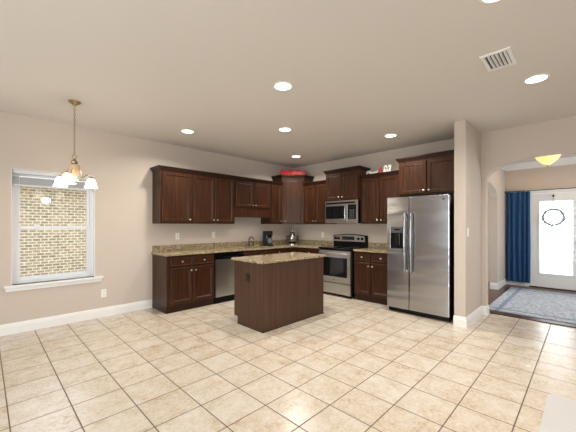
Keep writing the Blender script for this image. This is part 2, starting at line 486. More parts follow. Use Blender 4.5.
def cabinet(name, label, group, loc, rot, w, dep, z0, z1, doors, drawers=(), toe=False, crown=None, st=.055, valance=None, open_top=False):
    dep -= .003
    c = thing(name, label, 'cabinet', (loc[0], loc[1], 0 if toe else z0), rot, group)
    zo = 0 if toe else z0
    b = BM()
    if open_top: box(b, 0, w, 0, dep, z0, .70); box(b, 0, w, 0, .02, .70, z1); box(b, 0, .018, .02, dep, .70, z1); box(b, w - .018, w, .02, dep, .70, z1)
    else: box(b, 0, w, 0, dep, z0 - zo, z1 - zo)
    obj('carcass', b, 'cherry', c)
    if toe: obj('toe_kick', bx(.0, w, .022, dep, 0, z0), 'cherry_dark', c)
    for x0, x1, a, e, k in doors:
        d = obj('door', door_bm(x0, x1, a - zo, e - zo, True, st), 'cherry', c)
        if k:
            kx = x0 + .03 if 'L' in k else x1 - .03
            kz = (e - .055 if 't' in k else a + .045) - zo
            knob(d, kx, kz)
    for x0, x1, a, e in drawers:
        d = obj('drawer', door_bm(x0, x1, a - zo, e - zo, False), 'cherry', c)
        if not open_top: knob(d, (x0 + x1) / 2, (a + e) / 2 - zo)
    if valance: obj('valance', bx(0, w, 0, .02, valance - zo, z0 - zo), 'cherry', c)
    if crown: obj('crown_moulding', crown_bm(0, w, dep, z1 - zo, crown[0], crown[1]), 'cherry_dark', c)
    return c
RB = R(-90)
GU, GB = 'dark cherry wall cabinets', 'dark cherry base cabinets'
UZ0, UZ1, TZ1 = 1.372, 2.215, 2.385
YU, XU = 4.735, 4.97                 # fronts of the wall cabinets
du, dz_ = YA - YU, UZ1 - .02
e = .003
# left wall, uppers
cabinet('wall_cabinet', 'single-door dark cherry wall cabinet at the left end of the left-wall run', GU, (1.945, YU), 0, .537 - e, du, UZ0, UZ1,
        [(.028, .512, UZ0 + .02, dz_, 'Rb')], crown=(1, 0))
cabinet('wall_cabinet', 'two-door dark cherry wall cabinet above the dishwasher', GU, (2.482, YU), 0, .868 - e, du, UZ0, UZ1,
        [(.022, .427, UZ0 + .02, dz_, 'Rb'), (.441, .843, UZ0 + .02, dz_, 'Lb')], crown=(0, 0))
cabinet('wall_cabinet', 'short two-door dark cherry wall cabinet with valance above the sink', GU, (3.35, YU), 0, .905 - e, du, 1.67, UZ1,
        [(.022, .446, 1.695, dz_, 'Rb'), (.458, .882, 1.695, dz_, 'Lb')], crown=(0, 0), valance=1.50)
cabinet('wall_cabinet', 'narrow dark cherry wall cabinet above the coffee maker, left of the tall corner one', GU, (4.255, YU), 0, .343 - e, du, UZ0, UZ1,
        [(.022, .312, UZ0 + .02, dz_, 'Rb')], crown=(0, 0))
# diagonal corner
A = Vector((4.60, YU)); B = Vector((XU, 4.425)); dv = B - A; ang = math.atan2(dv.y, dv.x); L = dv.length
c = thing('corner_cabinet', 'tall diagonal corner wall cabinet with red script sign on top', 'cabinet', (A.x, A.y, UZ0), 0, GU)
foot = [(p[0] - A.x, p[1] - A.y) for p in ((4.60, YU), (XU, 4.425), (XB - .003, 4.425), (XB - .003, YA - .003), (4.60, YA - .003))]
b = BM(); prism(b, foot, 0, TZ1 - UZ0); obj('carcass', b, 'cherry', c)
d = obj('door', door_bm(.03, L - .03, .02, TZ1 - UZ0 - .03), 'cherry', c, rot=(0, 0, ang)); knob(d, .06, .065)
b = BM(); z = TZ1 - UZ0; nd = Vector((dv.y, -dv.x)).normalized()
def offs(o):
    k = o * .42
    return [(nd.x * o - dv.normalized().x * k, nd.y * o - dv.normalized().y * k), (dv.x + nd.x * o + dv.normalized().x * k, dv.y + nd.y * o + dv.normalized().y * k),
            (foot[2][0], foot[2][1] - o), foot[3], (foot[4][0] - o, foot[4][1])]
loft(b, [[(p[0], p[1], z + h) for p in offs(o)] for o, h in ((0, -.012), (.006, -.012), (.008, .004), (.016, .010), (.024, .026), (.034, .038), (.034, .044), (.042, .048), (.042, .06), (0, .06))])
obj('crown_moulding', b, 'cherry_dark', c)
# back wall, uppers
db = XB - XU
cabinet('wall_cabinet', 'two-door dark cherry wall cabinet between the corner cabinet and the microwave', GU, (XU, 4.425 - e), RB, .652 - 2 * e, db, UZ0, UZ1,
        [(.022, .320, UZ0 + .02, dz_, 'Rb'), (.332, .632, UZ0 + .02, dz_, 'Lb')], crown=(0, 0))
cabinet('wall_cabinet', 'raised two-door dark cherry wall cabinet directly above the microwave', GU, (4.90, 3.77), RB, .76 - e, XB - 4.90, 1.825, TZ1,
        [(.022, .374, 1.845, TZ1 - .03, 'Rb'), (.386, .736, 1.845, TZ1 - .03, 'Lb')], crown=(1, 1))
cabinet('wall_cabinet', 'two-door dark cherry wall cabinet with white lettering sign on top, left of the fridge', GU, (XU, 3.01 - e), RB, .79 - 2 * e, db, UZ0, UZ1,
        [(.030, .384, UZ0 + .02, dz_, 'Rb'), (.398, .752, UZ0 + .02, dz_, 'Lb')], crown=(0, 0))
cabinet('wall_cabinet', 'raised two-door dark cherry wall cabinet above the fridge', GU, (4.85, 2.22 - e), RB, .95 - e, XB - 4.85, 1.825, TZ1,
        [(.022, .446, 1.845, TZ1 - .03, 'Rb'), (.462, .90, 1.845, TZ1 - .03, 'Lb')], crown=(1, 0))
# base cabinets
YBF, XBF = 4.50, 4.75
CT = .875
cabinet('base_cabinet', 'dark cherry base cabinet with two drawers and two doors at left end, beside the dishwasher', GB, (1.945, YBF), 0, .82, YA - YBF, .10, CT,
        [(.055, .415, .125, .685, 'Rt'), (.430, .80, .125, .685, 'Lt')], [(.055, .415, .71, .85), (.430, .80, .71, .85)], toe=True)
cabinet('base_cabinet', 'dark cherry base cabinet under the sink, right of the dishwasher', GB, (3.368, YBF), 0, .83, YA - YBF, .10, CT,
        [(.025, .408, .125, .685, 'Rt'), (.422, .805, .125, .685, 'Lt')], [(.025, .408, .71, .85), (.422, .805, .71, .85)], toe=True, open_top=True)
cabinet('base_cabinet', 'dark cherry corner base cabinet behind the island', GB, (4.20, YBF), 0, XB - 4.20, YA - YBF, .10, CT,
        [(.025, .5, .125, .85, 'Lt')], toe=True)
cabinet('base_cabinet', 'dark cherry base cabinet left of the range, mostly hidden by the island', GB, (XBF, YBF - e), RB, YBF - 3.80 - e, XB - XBF, .10, CT,
        [(.2, .66, .125, .685, 'Rt')], [(.2, .66, .71, .85)], toe=True)
cabinet('base_cabinet', 'dark cherry base cabinet with two drawers and two doors between range and fridge', GB, (XBF, 3.01), RB, .755, XB - XBF, .10, CT,
        [(.022, .335, .125, .685, 'Rt'), (.352, .730, .125, .685, 'Lt')], [(.022, .335, .71, .85), (.352, .730, .71, .85)], toe=True)

# worktops
CZ = .910
w1 = thing('worktop', 'L-shaped speckled granite worktop running along the left wall into the corner', 'worktop', (1.925, YBF, CT), 0, 'granite worktops')
sx0, sx1, sy0, sy1 = 3.50, 4.12, 4.57, 4.90
b = BM(); y0 = YBF - .032
ox, oy, oz = 1.925, YBF, CT
def wbox(b, X0, X1, Y0, Y1, Z0=CT, Z1=CZ, o=(1.925, YBF, CT), bev=0): box(b, X0 - o[0], X1 - o[0], Y0 - o[1], Y1 - o[1], Z0 - o[2], Z1 - o[2], bev)
wbox(b, 1.925, sx0, y0, YA, bev=.006); wbox(b, sx1, XB, y0, YA, bev=.0); wbox(b, sx0, sx1, y0, sy0); wbox(b, sx0, sx1, sy1, YA); wbox(b, XBF - .032, XB, 3.80, y0)
obj('slab', b, 'granite', w1)
b = BM(); wbox(b, 1.945, XB, YA - .02, YA, CZ, CZ + .10); wbox(b, XB - .02, XB, 3.795, YA - .02, CZ, CZ + .10); obj('backsplash', b, 'granite', w1)
w2 = thing('worktop', 'short speckled granite worktop between the range and the fridge', 'worktop', (XBF, 3.01, CT), 0, 'granite worktops')
o2 = (XBF, 3.01, CT)
b = BM(); wbox(b, XBF - .032, XB, 2.255, 3.012, o=o2, bev=.006); obj('slab', b, 'granite', w2)
b = BM(); wbox(b, XB - .02, XB, 2.255, 3.012, CZ, CZ + .10, o=o2); obj('backsplash', b, 'granite', w2)

# sink and tap
b = BM(); q = .012
loft(b, [[(sx0 + i, sy0 + i, z), (sx1 - i, sy0 + i, z), (sx1 - i, sy1 - i, z), (sx0 + i, sy1 - i, z)] for i, z in ((.001, CZ - .006), (.006, CZ - .006), (.012, CZ - .02), (.02, CZ - .17), (.03, CZ - .18))], cap=False)
b.faces.new([v for v in b.verts[-4:]])
s = tag(obj('sink', b, 'stainless_small', loc=(0, 0, 0)), 'stainless steel sink sunk into the granite below the short wall cabinet', 'sink')
fx, fy = 3.86, 4.955
f_ = thing('kitchen_faucet', 'dark metal kitchen faucet behind the sink', 'faucet', (fx, fy, CZ))
b = BM(); lathe(b, [(.03, 0), (.03, .008), (.02, .016), (.016, .05), (.017, .09), (.012, .1)], 16); obj('body', b, 'pewter', f_, True)
b = BM(); tube(b, [(0, 0, .09), (.0, -.005, .14), (0, -.03, .185), (0, -.075, .20), (0, -.12, .185), (0, -.15, .15)], [.012, .012, .0115, .011, .011, .013]); obj('spout', b, 'pewter', f_, True)
b = BM(); tube(b, [(.012, 0, .075), (.045, -.005, .10), (.06, -.01, .125)], [.008, .007, .006]); obj('lever', b, 'pewter', f_, True)
b = BM(); lathe(b, [(.018, 0), (.018, .005), (.011, .012), (.010, .075), (.013, .085), (.007, .1)], 14, (.11, .0, 0)); tube(b, [(.11, 0, .09), (.11, -.03, .1), (.11, -.05, .09)], .005)
o = obj('soap_dispenser', b, 'pewter', None, True, loc=(fx, fy, CZ)); tag(o, 'small dark pump dispenser right of the faucet', 'dispenser')
b = BM(); box(b, -.06, .06, -.035, .035, 0, .025, .006); tag(obj('sponge', b, 'sponge_yellow', loc=(4.06, 4.94, CZ)), 'yellow sponge between the faucet and the coffee maker', 'sponge')

# coffee maker
cm = thing('coffee_maker', 'black drip coffee maker with carafe on the granite worktop', 'coffee maker', (4.25, 4.83, CZ), R(52))
b = BM(); box(b, -.085, .085, -.13, .09, 0, .035, .008); obj('base', b, 'black_plastic', cm)
b = BM(); box(b, -.085, .085, .02, .09, .03, .30, .008); obj('column', b, 'black_plastic', cm)
b = BM(); box(b, -.085, .085, -.11, .09, .225, .315, .012); lathe(b, [(.04, 0), (.055, .03), (.055, .05)], 20, (0, -.05, .185)); obj('brew_head', b, 'black_plastic', cm)
b = BM(); box(b, -.06, .06, -.135, -.128, .008, .028, .002); obj('switch_panel', b, 'chrome', cm)
b = BM(); box(b, -.03, .03, -.1155, -.109, .25, .28, .003); obj('badge', b, 'chrome', cm)
b = BM(); lathe(b, [(.05, 0), (.066, .02), (.07, .06), (.055, .115), (.045, .135), (.047, .142)], 24, (0, -.05, .04)); k_ = obj('carafe', b, 'clear_jug', cm, True)
b = BM(); tube(b, [(.045, -.075, .165), (.09, -.10, .165), (.105, -.108, .13), (.10, -.105, .08), (.07, -.09, .065)], .009); obj('handle', b, 'black_plastic', k_, True)
b = BM(); lathe(b, [(.05, 0), (.05, .012), (.02, .02), (.001, .02)], 20, (0, -.05, .17)); obj('lid', b, 'black_plastic', k_, True)

# urn in the corner
ur = thing('coffee_urn', 'silver countertop urn with side handles and domed lid in the corner', 'urn', (4.93, 4.74, CZ), R(-42))
b = BM(); lathe(b, [(.105, 0), (.105, .02), (.095, .03)], 28); obj('base_plate', b, 'chrome', ur, True)
b = BM(); lathe(b, [(.09, .03), (.085, .06), (.078, .075)], 28); obj('base', b, 'black_plastic', ur, True)
b = BM(); lathe(b, [(.08, .075), (.092, .10), (.09, .16), (.075, .21), (.06, .235)], 28); obj('body', b, 'chrome', ur, True)
b = BM(); lathe(b, [(.062, .235), (.066, .24), (.06, .26), (.04, .285), (.026, .295), (.026, .33), (.034, .345), (.026, .37), (.001, .378)], 28); obj('lid', b, 'chrome', ur, True)
for sgn in (-1, 1):
    b = BM(); tube(b, [(sgn * .08, 0, .19), (sgn * .115, 0, .185), (sgn * .13, 0, .15), (sgn * .12, 0, .11), (sgn * .085, 0, .10)], .009); obj('handle', b, 'black_plastic', ur, True)
b = BM(); tube(b, [(0, -.085, .12), (0, -.115, .12), (0, -.12, .095)], .009); tube(b, [(0, -.11, .12), (0, -.11, .15)], .006); obj('tap', b, 'black_plastic', ur, True)

# dishwasher
dw = thing('dishwasher', 'stainless steel dishwasher under the granite worktop', 'dishwasher', (2.768, YBF, 0))
obj('tub', bx(.004, .592, .0, .5, .10, .872), 'black_plastic', dw)
b = BM(); box(b, .008, .588, -.028, .0, .115, .752, .006); obj('door', b, 'stainless_small', dw)
b = BM(); box(b, .006, .590, -.034, .0, .757, .868, .008); p_ = obj('control_panel', b, 'black_gloss', dw)
b = BM(); box(b, .15, .44, -.040, -.033, .775, .80, .003); obj('handle_recess', b, 'black_plastic', p_)
obj('toe_panel', bx(.006, .590, .012, .1, .0, .105), 'black_plastic', dw)

# range
RY0, RW, RX = 3.785, .76, 4.70
rg = thing('range', 'stainless and black electric range with glass cooktop beside the island', 'range', (RX, RY0, 0), RB)
dep = XB - RX - .015
b = BM(); box(b, 0, RW, .02, dep, .045, .89); obj('body', b, 'black_plastic', rg)
for xx in (.06, RW - .06):
    for yy in (.08, dep - .08):
        b = BM(); lathe(b, [(.02, 0), (.02, .01), (.012, .02), (.012, .05)], 12, (xx, yy, 0)); obj('foot', b, 'black_plastic', rg, True)
b = BM(); box(b, -.002, RW + .002, -.015, dep, .89, .918, .006); ct = obj('cooktop', b, 'black_gloss', rg)
for (xx, yy, rr_) in ((.2, .14, .095), (.56, .14, .075), (.2, .38, .075), (.56, .38, .095)):
    b = BM(); tube(b, [(xx + rr_ * math.cos(2 * PI * k / 28), yy + rr_ * math.sin(2 * PI * k / 28), .9182) for k in range(28)], .0012, 5, True); obj('burner_ring', b, 'grey_plastic', ct)
b = BM(); box(b, .012, RW - .012, -.028, .02, .265, .865, .008); od = obj('oven_door', b, 'stainless_small', rg)
b = BM(); box(b, .085, RW - .085, -.033, -.024, .375, .735, .004); obj('oven_window', b, 'black_gloss', od)
b = BM(); box(b, .15, RW - .15, -.0345, -.032, .43, .69, .001); obj('inner_glass', b, 'dark_glass', od)
b = BM(); tube(b, [(.05, -.03, .805), (.055, -.065, .812), (.12, -.072, .815), (RW / 2, -.076, .817), (RW - .12, -.072, .815), (RW - .055, -.065, .812), (RW - .05, -.03, .805)], [.012, .014, .014, .014, .014, .014, .012], 12); obj('handle', b, 'stainless_small', od, True)
b = BM(); lathe(b, [(.014, 0), (.014, .002), (.012, .003), (.001, .003)], 20, (RW / 2, -.028, .315), Matrix.Rotation(R(90), 3, 'X')); obj('emblem', b, 'chrome', od, True)
b = BM(); box(b, .012, RW - .012, -.026, .02, .055, .25, .008); obj('storage_drawer', b, 'stainless_small', rg)
b = BM(); N = 16
pts = [(0, .918), (RW, .918), (RW, 1.14)] + [(RW - RW * k / N, 1.14 + .028 * math.sin(PI * k / N)) for k in range(1, N)] + [(0, 1.14)]
prism(b, pts, dep - .075, dep, 'y'); bg_ = obj('backguard', b, 'black_plastic', rg)
b = BM(); pts = [(.02, 1.02), (RW - .02, 1.02), (RW - .03, 1.128)] + [(RW - .03 - (RW - .06) * k / N, 1.128 + .024 * math.sin(PI * k / N)) for k in range(1, N)] + [(.03, 1.128)]
prism(b, pts, dep - .083, dep - .074, 'y'); cp = obj('control_panel', b, 'stainless_small', bg_)
b = BM(); box(b, .22, .51, dep - .087, dep - .082, 1.05, 1.12, .003); obj('display', b, 'black_gloss', bg_)
b = BM(); box(b, .32, .40, dep - .0885, dep - .0865, 1.08, 1.10, .001); obj('clock', b, 'display', bg_)
for xx in (.065, .135, .60, .685):
    b = BM(); lathe(b, [(.027, 0), (.026, .012), (.02, .016), (.019, .03), (.001, .031)], 18, (xx, dep - .083, 1.078), Matrix.Rotation(R(90), 3, 'X')); obj('knob', b, 'black_plastic', bg_, True)

# microwave
mw = thing('microwave', 'stainless over-the-range microwave hung under the raised cabinet', 'microwave', (4.885, 3.768, 1.385), RB)
mh = 1.822 - 1.385; MW = .754
b = BM(); box(b, 0, MW, .02, XB - 4.885 - .005, 0, mh); obj('case', b, 'black_plastic', mw)
b = BM(); box(b, 0, MW, -.012, .022, 0, mh, .006); obj('front_frame', b, 'stainless_small', mw)
b = BM(); box(b, .025, MW - .05, -.015, -.008, mh - .062, mh - .03, .002); obj('vent_grille', b, 'black_plastic', mw)
b = BM(); box(b, .02, .525, -.026, -.010, .035, mh - .085, .006); md = obj('door', b, 'stainless_small', mw)
b = BM(); box(b, .035, .488, -.030, -.024, .085, mh - .105, .004); obj('window', b, 'black_gloss', md)
b = BM(); box(b, .075, .445, -.0315, -.029, .12, mh - .14, .002); obj('window_screen', b, 'dark_glass', md)
b = BM(); tube(b, [(.508, -.02, mh - .10), (.508, -.062, mh - .115), (.508, -.068, mh / 2), (.508, -.062, .075), (.508, -.02, .06)], [.010, .012, .012, .012, .010]); obj('handle', b, 'chrome', md, True)
b = BM(); box(b, .545, MW - .03, -.020, -.010, .075, mh - .085, .004); kp = obj('control_panel', b, 'black_gloss', mw)
b = BM(); box(b, .58, MW - .065, -.022, -.019, mh - .15, mh - .115, .001); obj('display', b, 'display', kp)
b = BM()
for i in range(3):
    for j in range(5): box(b, .578 + i * .04, .606 + i * .04, -.0215, -.019, .09 + j * .036, .112 + j * .036, .001)
obj('keypad', b, 'grey_plastic', kp)

# fridge
FX, FY, FW, FH = 4.48, 2.235, .90, 1.772
fr_ = thing('refrigerator', 'stainless side-by-side refrigerator with water dispenser beside the short wall', 'refrigerator', (FX, FY, 0), RB)
b = BM(); box(b, .004, FW - .004, .065, .72, .03, FH - .015); obj('body', b, 'black_plastic', fr_)
SPL = .343
def fdoor(x0, x1, hole=None):
    b = BM(); T = .062; z0, z1 = .075, FH
    if hole is None:
        box(b, x0, x1, 0, T, z0, z1, .012)
    else:
        hx0, hx1, hz0, hz1 = hole
        # one shell with a recess: front grid around the hole plus a pocket
        xs = [x0, hx0, hx1, x1]; zs = [z0, hz0, hz1, z1]
        V = {}
        for i, xx in enumerate(xs):
            for j, zz in enumerate(zs): V[i, j] = b.verts.new((xx, 0, zz))
        for i in range(3):
            for j in range(3):
                if (i, j) != (1, 1): b.faces.new((V[i, j], V[i + 1, j], V[i + 1, j + 1], V[i, j + 1]))
        pk = [b.verts.new((xx, .045, zz)) for xx, zz in ((hx0 + .005, hz0 + .01), (hx1 - .005, hz0 + .01), (hx1 - .005, hz1 - .005), (hx0 + .005, hz1 - .005))]
        hv = [V[1, 1], V[2, 1], V[2, 2], V[1, 2]]
        for k in range(4): b.faces.new((hv[k], hv[(k + 1) % 4], pk[(k + 1) % 4], pk[k]))
        b.faces.new(pk)
        ring = [V[0, 0], V[1, 0], V[2, 0], V[3, 0], V[3, 1], V[3, 2], V[3, 3], V[2, 3], V[1, 3], V[0, 3], V[0, 2], V[0, 1]]
        bk_ = [b.verts.new((v.co.x, T, v.co.z)) for v in ring]
        for k in range(12): b.faces.new((ring[k], ring[(k + 1) % 12], bk_[(k + 1) % 12], bk_[k]))
        b.faces.new(bk_)
    return b
hole = (.052, .272, .975, 1.322)
d1 = obj('freezer_door', fdoor(0, SPL - .003, hole), 'stainless', fr_)
d2 = obj('fridge_door', fdoor(SPL + .004, FW), 'stainless', fr_)
b = BM(); x0, x1, z0, z1 = hole
for (a0, a1, c0, c1) in ((x0 - .012, x0 + .004, z0 - .014, z1 + .01), (x1 - .004, x1 + .012, z0 - .014, z1 + .01), (x0, x1, z0 - .014, z0 + .004), (x0, x1, z1 - .004, z1 + .01)): box(b, a0, a1, -.006, .003, c0, c1, .002)
obj('dispenser_bezel', b, 'chrome', d1)
b = BM(); box(b, x0 + .004, x1 - .004, -.004, .04, z1 - .095, z1 - .004, .004); dp = obj('dispenser_panel', b, 'grey_plastic', d1)
b = BM(); box(b, x0 + .07, x1 - .065, -.006, -.003, z1 - .055, z1 - .032, .001); obj('dispenser_display', b, 'black_gloss', d1)
b = BM(); box(b, x0 + .005, x1 - .005, .043, .0455, z0 + .008, z1 - .09); obj('dispenser_recess', b, 'black_plastic', d1)
b = BM(); box(b, x0 + .06, x0 + .14, .02, .03, z0 + .06, z1 - .1, .004); obj('dispenser_paddle', b, 'black_gloss', d1)
b = BM(); box(b, x0 + .006, x1 - .006, .0, .044, z0 + .004, z0 + .014, .002); obj('drip_tray', b, 'grey_plastic', d1)
for par, hx, s_ in ((d1, SPL - .045, 1), (d2, SPL + .050, -1)):
    b = BM(); zt, zb = 1.535, .63
    P_ = [(hx, .002, zt), (hx, -.035, zt - .012)] + [(hx, -.052 - .018 * math.sin(PI * k / 10), zt - .04 - (zt - zb - .08) * k / 10) for k in range(11)] + [(hx, -.035, zb + .012), (hx, .002, zb)]
    tube(b, P_, .0155, 12); obj('handle', b, 'stainless', par, True)
b = BM(); lathe(b, [(.016, 0), (.016, .002), (.013, .0035), (.001, .0035)], 20, (FW - .075, 0, FH - .06), Matrix.Rotation(R(90), 3, 'X')); obj('emblem', b, 'grey_plastic', d2, True)
b = BM(); box(b, .01, FW - .01, .035, .12, .012, .07, .004)
for k in range(14): box(b, .05 + k * .058, .09 + k * .058, .031, .037, .03, .055)
obj('base_grille', b, 'black_plastic', fr_)
for xx in (.06, FW - .06):
    for yy in (.1, .66):
        b = BM(); lathe(b, [(.022, 0), (.022, .02), (.014, .025), (.014, .04)], 12, (xx, yy, 0)); obj('foot', b, 'black_plastic', fr_, True)
for xx in (.05, FW - .05):
    b = BM(); box(b, xx - .035, xx + .035, .02, .16, FH - .014, FH + .012, .006); obj('hinge_cover', b, 'black_plastic', fr_)

# island
IX0, IX1, IY0, IY1 = 2.452, 3.665, 2.866, 3.475
il = thing('kitchen_island', 'wood-grain kitchen island with pale granite top on the tiled floor', 'island', (IX0, IY0, 0))
LX, LY, IZ = IX1 - IX0, IY1 - IY0, .862
b = BM(); prism(b, [(0, 0), (LY - .075, 0), (LY - .075, .10), (LY, .10), (LY, IZ), (0, IZ)], 0.0, .018, 'x'); obj('end_panel', b, 'walnut_panel', il)
b = BM(); prism(b, [(0, 0), (LY - .075, 0), (LY - .075, .10), (LY, .10), (LY, IZ), (0, IZ)], LX - .018, LX, 'x'); obj('end_panel', b, 'walnut_panel', il)
obj('back_panel', bx(.018, LX - .018, 0, .018, 0, IZ), 'walnut_panel', il)
obj('carcass', bx(.018, LX - .018, .018, LY - .02, .10, IZ), 'cherry', il)
obj('toe_kick', bx(.018, LX - .018, .018, LY - .08, 0, .10), 'cherry_dark', il)
for k in range(3):
    w_ = (LX - .04) / 3; xa = .02 + k * w_ + .01; xb = .02 + (k + 1) * w_ - .01
    bm_ = door_bm(xa, xb, .125, .66); bmesh.ops.transform(bm_, matrix=Matrix.Translation((0, LY - .02, 0)) @ Matrix.Scale(-1, 4, (0, 1, 0)), verts=bm_.verts[:])
    d = obj('door', bm_, 'cherry', il)
    b = BM(); lathe(b, KNOB, 14, (xb - .03, LY + .001, .61), Matrix.Rotation(R(-90), 3, 'X')); obj('knob', b, 'nickel', d, True)
    bm_ = door_bm(xa, xb, .68, .84, False); bmesh.ops.transform(bm_, matrix=Matrix.Translation((0, LY - .02, 0)) @ Matrix.Scale(-1, 4, (0, 1, 0)), verts=bm_.verts[:])
    d = obj('drawer', bm_, 'cherry', il)
    b = BM(); lathe(b, KNOB, 14, ((xa + xb) / 2, LY + .001, .76), Matrix.Rotation(R(-90), 3, 'X')); obj('knob', b, 'nickel', d, True)
b = BM(); box(b, -.032, LX + .032, -.032, LY + .032, IZ, IZ + .033, .006); obj('granite_top', b, 'granite', il)
b = BM()
loft(b, [[(x, y, 0) for x, y in ((-.006, -.006), (LX + .006, -.006), (LX + .006, .002), (.002, .002), (.002, LY - .08), (-.006, LY - .08))], [(x, y, .012) for x, y in ((-.006, -.006), (LX + .006, -.006), (LX + .006, .002), (.002, .002), (.002, LY - .08), (-.006, LY - .08))]])
obj('shoe_strip', b, 'cherry_dark', il)

# ---------------------------------------------------------------- outlets and switches (local x across, -y out of the wall)
def outlet(label, loc, rot, plate='plate_white', kind='outlet', w=.07, h=.115):
    c = thing('wall_outlet' if kind == 'outlet' else 'light_switch', label, 'outlet' if kind == 'outlet' else 'switch', loc, rot, 'white wall outlets' if (kind == 'outlet' and plate == 'plate_white') else None)
    b = BM(); box(b, -w / 2, w / 2, -.006, 0, -h / 2, h / 2, .0025); obj('cover_plate', b, plate, c)
    if kind == 'outlet':
        for zz in (-.024, .024):
            b = BM(); box(b, -.017, .017, -.009, -.005, zz - .0145, zz + .0145, .003); s = obj('socket', b, plate, c)
            b = BM(); box(b, -.008, -.005, -.0095, -.0088, zz - .003, zz + .007); box(b, .005, .008, -.0095, -.0088, zz - .003, zz + .007); obj('slots', b, 'black_plastic', s)
    else:
        b = BM(); box(b, -.016, .016, -.009, -.005, -.033, .033, .002); obj('rocker', b, plate, c)
    return c
outlet('white outlet low on the left wall between window and base cabinet', (1.247, YA, .345), 0)
outlet('white outlet above the worktop at the left end of the left wall', (2.37, YA, 1.155), 0)
outlet('white outlet above the worktop over the dishwasher', (3.085, YA, 1.165), 0)
outlet('white outlet on the back wall just left of the range', (XB, 4.15, 1.13), RB)
outlet('brown outlet on the end panel of the kitchen island', (IX0, 3.175, .655), RB, 'bronze', w=.085)
outlet('white light switch on the side of the short wall by the fridge', (4.54, 1.128, 1.25), 0, kind='switch')

# ---------------------------------------------------------------- signs on top of the cabinets
def script(b, segs, r, sx=1, sz=1):
    for s in segs: tube(b, [(x * sx, 0, z * sz) for x, z in s], r, 8)
def wave(x0, x1, n, h, base=0.0, ph=0.0):
    return [(x0 + (x1 - x0) * k / (n * 8), base + h * (0.5 - 0.5 * math.cos(2 * PI * k / 8 + ph)) + .0) for k in range(n * 8 + 1)]
mid = (A + B) / 2; nv = Vector((dv.y, -dv.x)).normalized()
if nv.dot(-mid) < 0: nv = -nv
ps = mid - nv * .05
sg = thing('script_sign', 'red cutout script sign standing on the tall corner cabinet', 'sign', (ps.x, ps.y, TZ1 + .06), ang)
b = BM(); box(b, -.28, .28, -.022, .022, 0, .012, .003); obj('base', b, 'red_paint', sg)
b = BM()
script(b, [wave(-.26, -.06, 4, .10, .015), [(-.27, .02), (-.24, .11), (-.215, .15), (-.19, .11), (-.18, .02)], wave(-.05, .09, 3, .085, .015), [(.05, .015), (.085, .11), (.11, .175), (.125, .13), (.10, .02)], wave(.12, .27, 3, .09, .015), [(-.1, .06), (-.06, .14), (-.03, .02)]], .0125)
obj('lettering', b, 'red_paint', sg, True)
b = BM()
script(b, [[(-.02, .03), (.02, .075), (.06, .11), (.10, .16), (.13, .19)], wave(-.01, .22, 5, .07, .018)], .006)
bmesh.ops.translate(b, verts=b.verts[:], vec=(0, -.016, 0)); obj('light_lettering', b, 'pink_paint', sg, True)
sg = thing('lettering_sign', 'white lettering sign with a red accent on the cabinet left of the fridge', 'sign', (5.06, 2.90, UZ1 + .06), RB)
b = BM(); box(b, -.04, .46, -.012, .012, 0, .010, .002); obj('base', b, 'white_paint', sg)
b = BM()
script(b, [[(-.03, .012), (-.025, .075), (-.005, .085), (.01, .045), (.03, .085), (.045, .07), (.045, .012)], wave(.045, .20, 4, .04, .012), wave(.16, .22, 1, .06, .012)], .010)
script(b, [wave(.30, .44, 3, .055, .015), wave(.31, .44, 2, .05, .085), [(.31, .02), (.32, .13)], [(.43, .02), (.44, .13)]], .013)
obj('lettering', b, 'white_paint', sg, True)
b = BM(); script(b, [[(.205, .02), (.225, .07), (.262, .11), (.25, .05), (.235, .02)], [(.23, .06), (.27, .055)]], .013); bmesh.ops.translate(b, verts=b.verts[:], vec=(0, -.01, 0)); obj('accent', b, 'red_paint', sg, True)

# ---------------------------------------------------------------- window blind
bl = thing('window_blind', 'raised white mini blind bunched at the top of the window', 'blind', (wx0, YA + .045, wz1), 0)
W_ = wx1 - wx0
b = BM(); box(b, .012, W_ - .012, -.025, .025, -.055, -.007, .004); obj('headrail', b, 'blind_white', bl)
b = BM()
for k in range(16): box(b, .016, W_ - .016, -.022, .022, -.190 + k * .0062, -.187 + k * .0062)
obj('slats', b, 'blind_white', bl)
b = BM(); box(b, .014, W_ - .014, -.024, .024, -.212, -.192, .004); obj('bottom_rail', b, 'blind_white', bl)
b = BM(); tube(b, [(.075, -.03, -.04), (.075, -.032, -.30), (.075, -.03, -.62)], .0045, 8); obj('tilt_wand', b, 'blind_white', bl, True)
for xx in (.12, W_ - .12):
    b = BM(); tube(b, [(xx, 0, -.06), (xx, 0, -.2)], .002, 6); obj('cord', b, 'blind_white', bl)

# ---------------------------------------------------------------- chandelier
ch = thing('chandelier', 'small bronze and glass chandelier hanging by a chain near the window', 'chandelier', (.72, 4.08, H))
b = BM(); lathe(b, [(.001, -.05), (.014, -.048), (.02, -.035), (.05, -.018), (.06, -.006), (.06, 0)], 28); obj('canopy', b, 'brass_nickel', ch, True)
b = BM(); zt, zb = -.05, -.60; nl = 20
for k in range(nl):
    zc = zt + (zb - zt) * (k + .5) / nl; hh = (zt - zb) / nl * .62; ww = .008
    pts = []
    for q in range(12):
        a = 2 * PI * q / 12; u = ww * math.cos(a); pts.append((u if k % 2 else 0, 0 if k % 2 else u, zc + hh * math.sin(a)))
    tube(b, pts, .0022, 6, True)
obj('chain', b, 'brass_nickel', ch, True)
b = BM(); tube(b, [(.022 * math.cos(2 * PI * k / 18), 0, -.62 + .022 * math.sin(2 * PI * k / 18)) for k in range(18)], .004, 8, True); obj('ring', b, 'brass_nickel', ch, True)
b = BM(); lathe(b, [(.012, -.70), (.03, -.69), (.034, -.675), (.02, -.66), (.012, -.645)], 20); obj('hub', b, 'brass_nickel', ch, True)
